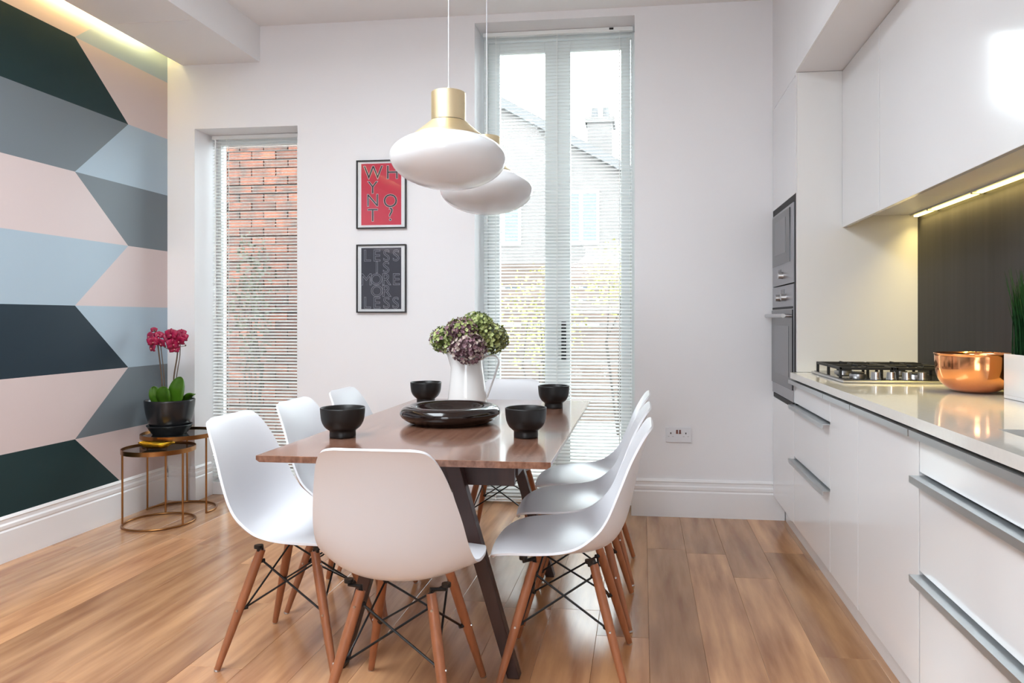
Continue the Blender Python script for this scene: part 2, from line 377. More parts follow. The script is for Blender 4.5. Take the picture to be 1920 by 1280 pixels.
# worktop with sink cut-out
b = MB(); z0, z1 = 0.9, 0.93; sx0, sx1, sy0, sy1 = 0.86, 1.24, 1.36, 1.875; cx0 = 0.738
b.box(cx0, XR-0.001, sy1, 3.744, z0, z1).box(cx0, sx0, sy0, sy1, z0, z1).box(sx1, XR-0.001, sy0, sy1, z0, z1).box(cx0, XR-0.001, 0.6, sy0, z0, z1)
tag(b.build('worktop', M_counter), 'long pale stone worktop on the white units', 'worktop')
t = thing('kitchen_sink', 'undermounted steel sink let into the worktop', 'sink', (0, 0, 0))
b = MB().box(sx0-0.015, sx1+0.015, sy0-0.015, sy1+0.015, 0.715, 0.72)
for q in ((sx0-0.015, sx0-0.003, sy0-0.015, sy1+0.015), (sx1+0.003, sx1+0.015, sy0-0.015, sy1+0.015), (sx0-0.003, sx1+0.003, sy0-0.015, sy0-0.003), (sx0-0.003, sx1+0.003, sy1+0.003, sy1+0.015)): b.box(*q, 0.72, 0.899)
b.build('basin', M_steel, t)
MB().lathe([(0, 0.7205), (0.045, 0.7205), (0.045, 0.724), (0.03, 0.723), (0, 0.722)], 24, (1.05, 1.62, 0)).build('drain', M_black_metal, t)
o = MB().box(XR-0.012, XR-0.0005, 0.6, 3.744, 0.931, 1.70).build('splashback', M_splash); tag(o, 'dark wood-grain splashback panel behind the worktop', 'splashback')
# wall cabinets
def wall_unit(label, y0, y1):
    t = thing('wall_cabinet', label, 'cabinet', group='white wall cabinets')
    MB().box(1.011, XR-0.002, y0+0.0005, y1-0.0005, 1.712, 2.436).build('body', M_cream_panel, t)
    MB().box(0.99, 1.010, y0+0.0015, y1-0.0015, 1.655, 2.436).build('door', M_gloss, t, bevel=0.0012)
    for yy in (y0+0.09, y1-0.09):
        MB().box(1.03, 1.055, yy-0.006, yy+0.006, 1.703, 1.712).ring((1.045, yy, 1.706), (1.045, yy, 1.698), 0.006, 0.005, 10).build('hinge_fixing', M_steel, t)
    return t
wall_unit('narrow white wall cabinet above the hob, against the oven tower', 3.178, 3.744)
wall_unit('wide white wall cabinet above copper bowl and planter', 1.90, 3.177)
t = thing('under_cabinet_light', 'warm led strip under the wall cabinets along the splashback', 'strip light', (1.325, 0, 1.70))
MB().box(-0.022, 0.020, 1.95, 3.72, 0.004, 0.0115).build('channel', M_alu, t)
MB().box(-0.006, 0.014, 1.96, 3.715, -0.002, 0.0035).build('diffuser', M_led, t)
for yy in (2.6, 3.05, 3.5): MB().box(-0.024, 0.0205, yy-0.008, yy+0.008, -0.0035, 0.0035).build('clip', M_steel, t)
area('worktop_led', (1.329, 2.83, 1.6965), (0, 0, 0), 0.018, 1.74, 6.5, (1.0, 0.77, 0.27)).data.spread = R(108)

# oven tower
t = thing('tall_cabinet', 'tall white oven tower between back wall and worktop', 'cabinet')
MB().box(XF+0.0005, XR-0.002, 3.746, 3.772, 0.931, 2.438).box(XF+0.021, XR-0.002, 3.8235, 3.84, 0.145, 0.93).build('side_panel', M_cream_panel, t)
MB().box(XF+0.06, XR-0.002, 3.80, YB-0.003, 0.742, 1.838).build('oven_niche', M_cavity, t)
MB().box(XF, XR-0.002, 3.7725, YB-0.003, 1.838, 2.438).build('upper_front', M_gloss, t, bevel=0.001)
MB().box(XF, XF+0.02, 3.8235, YB-0.003, 0.145, 0.738).build('lower_front', M_gloss, t, bevel=0.001)
MB().box(XF+0.001, XF+0.059, 3.7725, 3.815, 0.742, 1.8375).box(XF+0.001, XF+0.059, 3.8155, YB-0.003, 1.803, 1.8375).box(XF-0.002, XF+0.059, 3.84, YB-0.04, 0.7425, 0.765).build('gap_shade_strip', M_cavity, t)  # solid black strips paint the shade of the gaps round the appliances
Y0, Y1 = 3.818, 4.415; X0 = XF-0.004; X1 = XF+0.058
def knob(parent, y, z, r=0.02, d=0.026):
    MB().ring((X0, y, z), (X0-d, y, z), r, r*0.88, 20).build('knob', M_steel, parent, smooth='auto')
t = thing('microwave', 'built-in steel microwave with grey window, above the oven', 'microwave')
MB().box(X0, X1, Y0, Y1, 1.386, 1.80).build('body', M_app, t, bevel=0.002)
d = MB().box(X0-0.004, X0, Y0+0.08, Y1-0.02, 1.50, 1.785).build('door', M_black_glass, t)
MB().box(X0-0.005, X0-0.004, Y0+0.19, Y1-0.10, 1.56, 1.75).build('window', M_grey_glass, d)
knob(t, 4.10, 1.437)
MB().box(X0-0.0015, X0, 4.14, 4.22, 1.448, 1.474).build('display', M_black_glass, t)
t = thing('oven', 'built-in steel oven with dark glass door and bar handle', 'oven')
MB().box(X0, X1, Y0, Y1, 0.768, 1.380).build('body', M_app, t, bevel=0.002)
for yy in (4.02, 4.18): knob(t, yy, 1.315)
MB().box(X0-0.0015, X0, 4.05, 4.15, 1.332, 1.36).build('display', M_black_glass, t)
MB().box(X0-0.001, X0, Y0+0.004, Y1-0.004, 1.252, 1.264).build('vent_gap', M_cavity, t)
d = MB().box(X0-0.006, X0, Y0+0.004, Y1-0.004, 0.83, 1.247).build('door', M_black_glass, t)
MB().box(X0-0.007, X0-0.006, Y0+0.09, Y1-0.09, 0.89, 1.16).build('window', M_grey_glass, d)
b = MB().ring((X0-0.042, Y0+0.04, 1.215), (X0-0.042, Y1-0.04, 1.215), 0.011, 0.011, 14)
for yy in (Y0+0.09, Y1-0.09): b.ring((X0-0.006, yy, 1.215), (X0-0.042, yy, 1.215), 0.008, 0.008, 10)
b.build('handle', M_steel, d, smooth='auto')

# gas hob
HX0, HX1, HY0, HY1, HZ = 0.83, 1.325, 3.135, 3.70, 0.931
t = thing('gas_hob', 'steel gas hob with black iron grates set on the worktop', 'hob', (0, 0, 0))
MB().box(HX0, HX1, HY0, HY1, HZ, HZ+0.010).build('tray', M_steel, t, bevel=0.004)
MB().box(HX0+0.012, HX1-0.012, HY0+0.018, HY1-0.012, HZ+0.010, HZ+0.0125).build('glass_top', M_black_glass, t)
for (bx_, by_, br) in ((0.955, 3.58, 0.045), (1.205, 3.58, 0.036), (0.955, 3.36, 0.036), (1.205, 3.36, 0.052)):
    bu = MB().lathe([(0, HZ+0.0125), (br, HZ+0.0125), (br*0.95, HZ+0.022), (0, HZ+0.022)], 24, (bx_, by_, 0)).build('burner', M_steel, t, smooth='auto')
    MB().lathe([(0, HZ+0.022), (br*0.75, HZ+0.022), (br*0.75, HZ+0.028), (br*0.6, HZ+0.031), (0, HZ+0.031)], 24, (bx_, by_, 0)).build('burner_cap', M_cast, bu, smooth='auto')
for (gx0, gx1) in ((0.85, 1.075), (1.085, 1.31)):
    b = MB(); zt = HZ+0.058; gy0, gy1 = 3.26, 3.68
    for (xx, yy) in ((gx0+0.006, gy0+0.006), (gx1-0.006, gy0+0.006), (gx0+0.006, gy1-0.006), (gx1-0.006, gy1-0.006), (gx0+0.006, 3.47), (gx1-0.006, 3.47)): b.box(xx-0.006, xx+0.006, yy-0.006, yy+0.006, HZ+0.0126, zt)
    for yy in (gy0+0.006, gy1-0.006, 3.47): b.box(gx0, gx1, yy-0.005, yy+0.005, zt-0.012, zt)
    for xx in (gx0+0.006, gx1-0.006): b.box(xx-0.005, xx+0.005, gy0, gy1, zt-0.012, zt)
    xm = (gx0+gx1)/2
    for yc in (3.36, 3.58):
        for dx, dy in ((1, 0), (-1, 0), (0, 1), (0, -1)):
            if dx: b.box(xm+dx*0.035, xm+dx*0.108, yc-0.004, yc+0.004, zt-0.010, zt+0.003)
            else: b.box(xm-0.004, xm+0.004, yc+dy*0.035, yc+dy*0.10, zt-0.010, zt+0.003)
    b.build('grate', M_cast, t, bevel=0.0015)
for i in range(4):
    MB().lathe([(0, 0), (0.021, 0), (0.021, 0.004), (0.019, 0.005), (0.0175, 0.030), (0, 0.030)], 20, (0.978+i*0.0625, 3.185, HZ+0.0125)).build('knob', M_steel, t, smooth='auto')

# copper bowl and planter
CB = (1.205, 2.80, 0.931)
pr = sp2([(0, 0), (0.045, 0.0), (0.085, 0.012), (0.115, 0.040), (0.127, 0.075), (0.130, 0.105), (0.131, 0.138)], 4)
pi = [(r-0.003, z) for r, z in pr[::-1] if r > 0.05]
pi = [(0.134, 0.140), (0.133, 0.143), (0.129, 0.142)]+[(max(0, r), max(z, 0.004)) for r, z in pi[1:]]+[(0, 0.004)]
o = MB().lathe(pr+pi, 56, CB).build('copper_bowl', M_copper, smooth=True); tag(o, 'polished copper mixing bowl on the worktop between hob and planter', 'bowl')
t = thing('grass_planter', 'white box planter of tall green grass at the worktop edge', 'planter', (1.28, 2.26, 0.931))
b = MB().box(-0.062, 0.062, -0.35, 0.352, 0, 0.012)
for q in ((-0.062, -0.054, -0.35, 0.352), (0.054, 0.062, -0.35, 0.352), (-0.054, 0.054, -0.35, -0.342), (-0.054, 0.054, 0.344, 0.352)): b.box(*q, 0.012, 0.15)
b.build('planter_box', M_gloss, t, bevel=0.001)
MB().box(-0.0535, 0.0535, -0.3415, 0.3435, 0.012, 0.135).build('soil', M_soil, t)
b = MB(); rg = random.Random(3)
for i in range(2000):
    x, y = rg.uniform(-0.050, 0.045), rg.uniform(-0.33, 0.338); h = rg.uniform(0.19, 0.31); lx, ly = rg.gauss(0, 0.018), rg.gauss(0, 0.02); w_ = rg.uniform(0.0016, 0.0028)
    lx = max(-0.06, min(0.015, lx)) if x+lx > 0.05 else lx
    b.tube([(x, y, 0.134), (x+lx*0.3, y+ly*0.3, 0.134+h*0.55), (x+lx, y+ly, 0.134+h)], [w_, w_*0.9, 0.0003], 3)
o = b.build('grass_blades', M_grass, t); o['kind'] = 'stuff'

# ------------------------------------------------------------------ dining table
TX0, TX1, TY0, TY1, TZ = -1.264, -0.285, 2.232, 3.935, 0.75
t = thing('dining_table', 'long walnut dining table with splayed trestle legs', 'table', ((TX0+TX1)/2, (TY0+TY1)/2, 0))
ox, oy = (TX0+TX1)/2, (TY0+TY1)/2
MB().extrude([(TX0-ox+0.0, TZ), (TX1-ox, TZ), (TX1-ox, TZ-0.014), (TX1-ox-0.012, TZ-0.022), (TX0-ox+0.012, TZ-0.022), (TX0-ox, TZ-0.014)], 'y', TY0-oy, TY1-oy).build('tabletop', M_walnut, t, bevel=0.0015)
for yy in (2.42, 3.37):
    yl = yy-oy; xm = -0.732-ox
    MB().box(xm-0.30, xm+0.30, yl-0.014, yl+0.014, 0.632, 0.727).build('cross_rail', M_walnut_leg, t, bevel=0.002)
    for sg in (-1, 1):
        top, bot, hw = 0.088, 0.305, 0.026
        poly = [(xm+sg*(top-hw), 0.7275), (xm+sg*(top+hw), 0.7275), (xm+sg*(bot+hw*0.8), 0.0), (xm+sg*(bot-hw*0.8), 0.0)]
        MB().extrude(poly, 'y', yl-0.058, yl-0.0145).build('leg', M_walnut_leg, t, bevel=0.003)
MB().box(-0.35, -0.30, 2.44-oy, 3.35-oy, 0.66, 0.727).box(0.30, 0.35, 2.44-oy, 3.35-oy, 0.66, 0.727).build('long_rail', M_walnut_leg, t, bevel=0.002)

# ------------------------------------------------------------------ shell chairs
prof_c = [(0.252, 0.410), (0.250, 0.428), (0.236, 0.444), (0.175, 0.452), (0.090, 0.443), (0.0, 0.432), (-0.070, 0.428), (-0.122, 0.438), (-0.162, 0.466), (-0.190, 0.514), (-0.208, 0.572), (-0.224, 0.645), (-0.240, 0.718), (-0.256, 0.778), (-0.270, 0.818), (-0.279, 0.838), (-0.284, 0.846)]
half_w = [0.110, 0.155, 0.186, 0.214, 0.229, 0.233, 0.233, 0.232, 0.230, 0.226, 0.220, 0.209, 0.195, 0.179, 0.162, 0.142, 0.108]
rim_c = [(0.240, 0.402), (0.239, 0.418), (0.228, 0.434), (0.172, 0.449), (0.090, 0.455), (0.012, 0.463), (-0.048, 0.480), (-0.090, 0.509), (-0.121, 0.539), (-0.145, 0.578), (-0.165, 0.624), (-0.188, 0.680), (-0.212, 0.738), (-0.238, 0.788), (-0.259, 0.822), (-0.274, 0.840), (-0.283, 0.846)]
def shell_mesh():
    pts = spline([(a, b_, 0) for a, b_ in prof_c], 3); rim_ = spline([(a, b_, 0) for a, b_ in rim_c], 3); ws = spline([(a, 0, 0) for a in half_w], 3)
    nv = len(pts); us = [math.sin(math.pi/2*(i/11)) for i in range(-11, 12)]
    vs = []; fs = []
    for i in range(nv):
        for u in us:
            p = pts[i].lerp(rim_[i], abs(u)**2.4); vs.append((ws[i].x*u, p.x, p.y))
    n = len(us)
    for i in range(nv-1):
        for k in range(n-1): fs.append((i*n+k, i*n+k+1, (i+1)*n+k+1, (i+1)*n+k))
    me = bpy.data.meshes.new('shell'); me.from_pydata(vs, [], fs); me.materials.append(M_white_plastic)
    o = bpy.data.objects.new('tmp', me); C.objects.link(o)
    md = o.modifiers.new('s', 'SOLIDIFY'); md.thickness = 0.008; md.offset = 0
    md = o.modifiers.new('b', 'BEVEL'); md.width = 0.003; md.segments = 2; md.limit_method = 'ANGLE'; md.angle_limit = R(50)
    md = o.modifiers.new('d', 'SUBSURF'); md.levels = 1
    dg = bpy.context.evaluated_depsgraph_get(); me2 = bpy.data.meshes.new_from_object(o.evaluated_get(dg)); bpy.data.objects.remove(o)
    me2.name = 'shell'
    for p in me2.polygons: p.use_smooth = True
    return me2
def make_chair():
    t = thing('dining_chair', '', 'chair')
    link('shell', shell_mesh(), t)
    tops = {}; feet = {}
    for (sx, sy) in ((-1, 1), (1, 1), (1, -1), (-1, -1)):
        tops[sx, sy] = Vector((sx*0.108, 0.105 if sy > 0 else -0.092, 0.392)); feet[sx, sy] = Vector((sx*0.196, 0.215 if sy > 0 else -0.205, 0.0))
    at = lambda k, z: feet[k]+(tops[k]-feet[k])*(z/0.392)
    ks = [(-1, 1), (1, 1), (1, -1), (-1, -1)]
    for k in ks:
        zs = [0.006, 0.12, 0.25, 0.34, 0.392]; rs = [0.0105, 0.0138, 0.0160, 0.0158, 0.0145]
        lg = MB().tube([at(k, z) for z in zs], rs, 14).build('leg', M_beech, t, smooth='auto')
        a = at(k, 0.0); MB().ring(at(k, 0.0005), at(k, 0.0062), 0.0098, 0.0100, 12).build('foot_cap', M_steel, lg)
        for z in (0.352, 0.196):
            p = at(k, z); outd = Vector((0, k[1], 0)) if z > 0.3 else Vector((k[0], 0, 0))
            MB().ring(p+outd*0.0135, p+outd*0.0178, 0.0042, 0.0036, 10).build('bolt', M_steel, lg)
        # arm from leg to seat underside
        tp = tops[k]; sp_ = Vector((k[0]*0.150, 0.135 if k[1] > 0 else -0.080, 0.418 if k[1] > 0 else 0.414))
        MB().tube([tp+Vector((0, 0, -0.02)), tp+Vector((0, 0, 0.012)), sp_+Vector((0, 0, -0.012)), sp_], [0.008, 0.0075, 0.0055, 0.0055], 8).lathe([(0, 0), (0.014, 0), (0.014, 0.010), (0, 0.010)], 14, (sp_.x, sp_.y, sp_.z-0.004)).build('seat_mount', M_black_metal, t)
    c0 = Vector((0, 0.005, 0))
    def inner(k, z):
        p = at(k, z); d = (c0-Vector((p.x, p.y, 0))).normalized(); return p+d*0.020
    for i in range(4):
        a, b_ = ks[i], ks[(i+1) % 4]
        for (u, v) in ((a, b_), (b_, a)):
            MB().tube([inner(u, 0.350), inner(v, 0.198)], 0.0036, 6).build('brace_rod', M_black_metal, t, smooth='auto')
    for k in ks:
        for z in (0.350, 0.198):
            p = inner(k, z); q = at(k, z)
            MB().tube([q, p+(p-q)*0.35], [0.0075, 0.0075], 8).build('brace_joint', M_black_metal, t, smooth='auto')
    return t
ch0 = make_chair()
CH = [(-0.725, 2.150, R(0), 'white shell chair at the near end of the table, its back to the viewer'),
      (-0.252, 2.475, R(90), 'nearest white shell chair on the kitchen side of the table'),
      (-0.252, 2.965, R(90), 'middle white shell chair on the kitchen side of the table'),
      (-0.250, 3.445, R(90), 'farthest white shell chair on the kitchen side of the table'),
      (-1.235, 2.490, R(-90), 'nearest white shell chair on the mural side of the table'),
      (-1.235, 2.972, R(-90), 'middle white shell chair on the mural side of the table'),
      (-1.225, 3.458, R(-90), 'farthest white shell chair on the mural side of the table'),
      (-0.752, 3.870, R(180), 'white shell chair at the far end of the table by garden doors')]
for i, (x, y, rz, lb) in enumerate(CH):
    o = ch0 if i == 0 else copy_tree(ch0)
    o.location = (x, y, 0); o.rotation_euler = (0, 0, rz); o['label'] = lb; o['category'] = 'chair'; o['group'] = 'white shell chairs around the table'

# ------------------------------------------------------------------ things on the table
bowl_prof = sp2([(0, 0.003), (0.040, 0.003), (0.046, 0.0), (0.0485, 0.004), (0.048, 0.022)], 2)+sp2([(0.049, 0.026), (0.066, 0.040), (0.0775, 0.062), (0.0815, 0.088), (0.083, 0.111)], 4)+[(0.081, 0.113), (0.0785, 0.111)]+sp2([(0.077, 0.088), (0.072, 0.062), (0.055, 0.040), (0.0, 0.032)], 4)
bme = MB().lathe(bowl_prof, 44).mesh('footed_bowl', M_black_ceramic)
for i, (x, y, s_, lb) in enumerate(((-1.132, 2.62, 1.0, 'matt black footed bowl at the near left corner of the table'), (-0.440, 2.70, 0.955, 'matt black footed bowl at the near right of the table'),
                               (-1.145, 3.72, 0.99, 'matt black footed bowl at the far left, behind the dark dish'), (-0.445, 3.60, 0.955, 'matt black footed bowl at the far right of the table'))):
    o = link('footed_bowl', bme, None, True if i == 0 else False, loc=(x, y, TZ+0.0005)); o.scale = (s_, s_, 1)
    tag(o, lb, 'bowl', 'black bowls on the table')
dp = sp2([(0, 0.0), (0.13, 0.0), (0.175, 0.006), (0.208, 0.026), (0.217, 0.046), (0.206, 0.066), (0.182, 0.076), (0.158, 0.070), (0.135, 0.050), (0.10, 0.032), (0.05, 0.026), (0, 0.025)], 4)
o = MB().lathe(dp, 64, (0, 0, 0)).build('serving_dish', M_darkwood, smooth=True, loc=(-0.828, 3.05, TZ+0.0005)); tag(o, 'large round lacquered dark wood dish in the middle of the table', 'dish')
# jug
JX, JY = -0.872, 3.53
t = thing('jug', 'tall white ceramic jug holding hydrangeas', 'jug', (JX, JY, TZ+0.0005), R(6))
def rim(a):   # spout to -x, body radius modulated near the top
    return max(0.0, math.cos(a-math.pi))**6
vs = []; fs = []; N_ = 48
outer = [(0.0, 0.0), (0.098, 0.0), (0.101, 0.006), (0.095, 0.07), (0.086, 0.14), (0.077, 0.20), (0.073, 0.235), (0.074, 0.262)]
inner_ = [(0.070, 0.262), (0.069, 0.235), (0.073, 0.20), (0.082, 0.14), (0.09, 0.07), (0.09, 0.01), (0, 0.01)]
prof_j = outer+inner_
for (r, z) in prof_j:
    k_ = max(0, (z-0.19)/0.072)
    for i in range(N_):
        a = 2*math.pi*i/N_; rr = r+(0.040*k_*rim(a) if r > 0.02 else 0); vs.append((rr*math.cos(a), rr*math.sin(a), z+(0.030*k_*rim(a) if r > 0.02 else 0)))
for j in range(len(prof_j)-1):
    for i in range(N_): fs.append((j*N_+i, j*N_+(i+1) % N_, (j+1)*N_+(i+1) % N_, (j+1)*N_+i))
MB().add(vs, fs).build('jug_body', M_jug, t, smooth=True)
hp = spline([(0.070, 0, 0.243), (0.100, 0, 0.262), (0.140, 0, 0.262), (0.158, 0, 0.240), (0.150, 0, 0.205), (0.125, 0, 0.130), (0.098, 0, 0.055)], 5)
b = MB(); vs = []; fs = []
for i, p in enumerate(hp):
    d = (hp[min(i+1, len(hp)-1)]-hp[max(i-1, 0)]).normalized(); nn = Vector((-d.z, 0, d.x)); w_ = 0.014; th = 0.005
    for q in range(10):
        a = 2*math.pi*q/10; vs.append(p+Vector((0, w_*math.cos(a), 0))+nn*th*math.sin(a))
for i in range(len(hp)-1):
    for q in range(10): fs.append((i*10+q, i*10+(q+1) % 10, (i+1)*10+(q+1) % 10, (i+1)*10+q))
b.add(vs, fs).build('handle', M_jug, t, smooth=True)
# hydrangea heads
def hydrangea(label, c, rad, cols, seed, sq=0.85):
    rg = random.Random(seed)
    t = thing('hydrangea', label, 'flower', (JX, JY, TZ+0.30), group='hydrangeas in the white jug')
    c = Vector(c)-Vector((JX, JY, TZ+0.30))
    MB().tube(spline([(0.02*rg.uniform(-1, 1), 0.02*rg.uniform(-1, 1), -0.22), (c.x*0.25, c.y*0.25, -0.03), (c.x, c.y, c.z)], 4), 0.0032, 6).build('stem', M_stem, t, smooth=True)
    per = {i: MB() for i in range(len(cols))}
    n = int(4800*rad)
    for i in range(n):
        zz = 1-2*(i+0.5)/n; ph = i*2.39996+rg.uniform(-.2, .2); rr = math.sqrt(max(0, 1-zz*zz))
        nrm = Vector((rr*math.cos(ph), rr*math.sin(ph), zz)); R_ = rad*(1+rg.uniform(-0.13, 0.10))
        p = c+Vector((nrm.x*R_, nrm.y*R_, nrm.z*R_*sq))
        nrm = (nrm+Vector((rg.gauss(0, .38), rg.gauss(0, .38), rg.gauss(0, .38)))).normalized()
        u = nrm.orthogonal().normalized(); v = nrm.cross(u); tw = rg.uniform(0, 3)
        ci = min(len(cols)-1, max(0, int(rg.gauss(0.5, 0.33)*len(cols))))
        for q in range(4):
            a = tw+q*math.pi/2; d = u*math.cos(a)+v*math.sin(a); e = nrm.cross(d); s_ = rg.uniform(0.0075, 0.0115)
            per[ci].add([p, p+d*s_*0.45+e*s_*0.48+nrm*0.002, p+d*s_*0.9+e*s_*0.34+nrm*0.004, p+d*s_*1.05+nrm*0.0045, p+d*s_*0.9-e*s_*0.34+nrm*0.004, p+d*s_*0.45-e*s_*0.48+nrm*0.002], [(0, 1, 2, 3), (0, 3, 4, 5)])
    MB().lathe([(0, -rad*0.7*sq), (rad*0.6, -rad*0.4*sq), (rad*0.8, 0), (rad*0.6, rad*0.5*sq), (0, rad*0.75*sq)], 10, c).build('flower_core', cols[0], t)
    for ci, b in per.items():
        o = b.build('florets', cols[ci], t); o['kind'] = 'stuff'
HG = [mat('hydrangea_green_dark', lin(84, 98, 44), 0.6), mat('hydrangea_green', lin(148, 160, 92), 0.6, var=0.2, scale=60), mat('hydrangea_lime', lin(196, 206, 140), 0.6)]
HP = [mat('hydrangea_plum', lin(92, 62, 70), 0.6), mat('hydrangea_mauve', lin(150, 116, 124), 0.6, var=0.2, scale=60), mat('hydrangea_pale', lin(206, 188, 178), 0.6)]
HM = [HP[0], HG[1], HP[1], HG[2]]
HO = [mat('hydrangea_olive_dark', lin(70, 74, 36), 0.6), mat('hydrangea_olive', lin(118, 120, 62), 0.6), HG[2]]
hydrangea('mauve and plum hydrangea head at the front, hanging lowest over the rim', (-0.845, 3.44, 1.055), 0.083, HP, 1)
hydrangea('pale mauve hydrangea head in the middle of the bunch', (-0.885, 3.47, 1.135), 0.075, HM, 2)
hydrangea('light green hydrangea head leaning left over the spout', (-0.975, 3.50, 1.095), 0.072, [HG[0], HG[1], HP[1], HG[2]], 3)
hydrangea('lime green hydrangea head at the top of the bunch', (-0.83, 3.56, 1.165), 0.075, HG, 4)
hydrangea('olive green hydrangea head at the right, nearest the handle', (-0.755, 3.54, 1.10), 0.082, HO, 5)

# ------------------------------------------------------------------ pendant lamps
def make_pendant():
    t = thing('pendant_lamp', '', 'lamp')
    op = []
    for i in range(0, 25):
        a = -math.pi/2+(i/24)*(math.pi/2+R(51.5)); op.append((0.225*math.cos(a) if i else 0.0, (0.122 if a < 0 else 0.098)*math.sin(a)))
    MB().lathe(op, 64, (0, 0, 0.122)).build('shade', M_opal, t, smooth=True)
    r0, z0 = op[-1][0], op[-1][1]+0.122
    MB().lathe(sp2([(r0-0.004, z0-0.004), (r0+0.002, z0+0.001), (0.118, z0+0.022), (0.090, z0+0.046), (0.072, z0+0.062)], 3)+[(0.0, z0+0.062)], 56).build('brass_shoulder', M_pale_brass, t, smooth=True)
    z0 += 0.029
    MB().lathe([(0.0, z0+0.034), (0.067, z0+0.034), (0.067, z0+0.036), (0.0, z0+0.036)], 48).build('black_ring', M_black_metal, t)  # thin black ring at the joint below the cap
    MB().lathe([(0, z0+0.036), (0.066, z0+0.036), (0.067, z0+0.037), (0.067, z0+0.145), (0.065, z0+0.147), (0, z0+0.147)], 48).build('brass_cap', M_pale_brass, t, smooth='auto')
    MB().lathe([(0, z0+0.147), (0.006, z0+0.147), (0.005, z0+0.17), (0, z0+0.17)], 10).build('cable_grip', M_white_plastic, t)
    MB().ring((0, 0, z0+0.165), (0, 0, ZC-1.705-0.022), 0.0022, 0.0022, 8).build('cable', M_white_plastic, t)
    MB().lathe([(0, ZC-1.705-0.001), (0.05, ZC-1.705-0.001), (0.05, ZC-1.705-0.020), (0.045, ZC-1.705-0.024), (0, ZC-1.705-0.024)], 32).build('ceiling_rose', M_white_plastic, t, smooth='auto')
    return t
p0 = make_pendant()
for i, (y, lb) in enumerate(((2.74, 'nearer opal glass pendant lamp with brass cap above the table'), (3.43, 'farther opal glass pendant lamp, partly hidden behind the nearer one'))):
    o = p0 if i == 0 else copy_tree(p0); o.location = (-0.752, y, 1.705); o['label'] = lb; o['category'] = 'lamp'; o['group'] = 'pendant lamps over the table'

# ------------------------------------------------------------------ framed posters
FONT = None
def glyphs(chars, size, stroke, dz, m, name, parent):
    b = MB()
    for (ch, cx_, cz_, h) in chars:
        cu = bpy.data.curves.new('t', 'FONT'); cu.body = ch; cu.size = 1.0; cu.align_x = 'LEFT'; cu.resolution_u = 4; cu.offset = 0
        o = bpy.data.objects.new('t', cu); C.objects.link(o); dg = bpy.context.evaluated_depsgraph_get(); dg.update()
        me = bpy.data.meshes.new_from_object(o.evaluated_get(dg)); xs = [v.co.x for v in me.vertices]; ys = [v.co.y for v in me.vertices]
        s_ = h/(max(ys)-min(ys)); mx, my = (max(xs)+min(xs))/2, (max(ys)+min(ys))/2
        if stroke: cu.fill_mode = 'NONE'; cu.bevel_depth = stroke/s_; cu.bevel_resolution = 0
        dg = bpy.context.evaluated_depsgraph_get(); dg.update(); me = bpy.data.meshes.new_from_object(o.evaluated_get(dg))
        b.add([((v.co.x-mx)*s_+cx_, dz-v.co.z*s_, (v.co.y-my)*s_+cz_) for v in me.vertices], [tuple(p.vertices) for p in me.polygons])
        bpy.data.objects.remove(o); bpy.data.curves.remove(cu)
    me = bpy.data.meshes.new(name); me.from_pydata(b.v, [], b.f); me.materials.append(m)
    return link(name, me, parent)
def poster(name, label, x0, x1, z0, z1, bgm, layers):
    W, H = x1-x0, z1-z0
    t = thing(name, label, 'poster', ((x0+x1)/2, YB-0.001, z0))
    b = MB(); f = 0.0075
    b.box(-W/2, -W/2+f, -0.020, 0, 0, H).box(W/2-f, W/2, -0.020, 0, 0, H).box(-W/2+f, W/2-f, -0.020, 0, 0, f).box(-W/2+f, W/2-f, -0.020, 0, H-f, H)
    b.build('frame', M_blackframe, t, bevel=0.0008)
    MB().box(-W/2+f, W/2-f, -0.008, -0.001, f, H-f).build('mount', M_paper, t)
    MB().box(-W/2+0.030, W/2-0.034, -0.0086, -0.008, 0.023, H-0.021).build('print', bgm, t)
    for (nm, off, y, m) in layers[0]: glyphs(layers[1](W, H), 1, off, y, m, nm, t)
    MB().box(-W/2+f, W/2-f, -0.0135, -0.0120, f, H-f).build('glazing', M_pic_glass, t)
def L1(W, H):
    g = lambda px: (px-92)/278*W-W/2; h = lambda py: (1275-py)/378*H
    return [('W', g(185), h(965), 0.085), ('H', g(292), h(965), 0.085), ('Y', g(182), h(1047), 0.078), ('N', g(182), h(1118), 0.078), ('O', g(281), h(1122), 0.085), ('T', g(182), h(1200), 0.080), ('?', g(284), h(1196), 0.085)]
def L2(W, H):
    g = lambda px: (px-88)/282*W-W/2; h = lambda py: (465-py)/382*H; r = []
    for row, (y, cs) in enumerate(((145, [('L', 150), ('E', 204), ('S', 258), ('S', 312)]), (211, [('I', 203), ('S', 256)]), (278, [('M', 143), ('O', 200), ('R', 259), ('E', 314)]), (343, [('O', 203), ('R', 260)]), (409, [('L', 150), ('E', 204), ('S', 258), ('S', 310)]))):
        r += [(c, g(px), h(y), 0.072) for c, px in cs]
    return r
poster('framed_poster', 'framed crimson poster with outlined letters WHY NOT?', -1.816, -1.488, 1.773, 2.209, M_red, ([('letter_outline', 0.0014, -0.0098, M_ink_white), ('lettering', 0, -0.0094, M_ink)], L1))
poster('framed_poster', 'framed charcoal poster with outlined letters LESS IS MORE OR LESS', -1.816, -1.488, 1.237, 1.672, M_charcoal, ([('letter_outline', 0.0013, -0.0096, M_ink_grey)], L2))

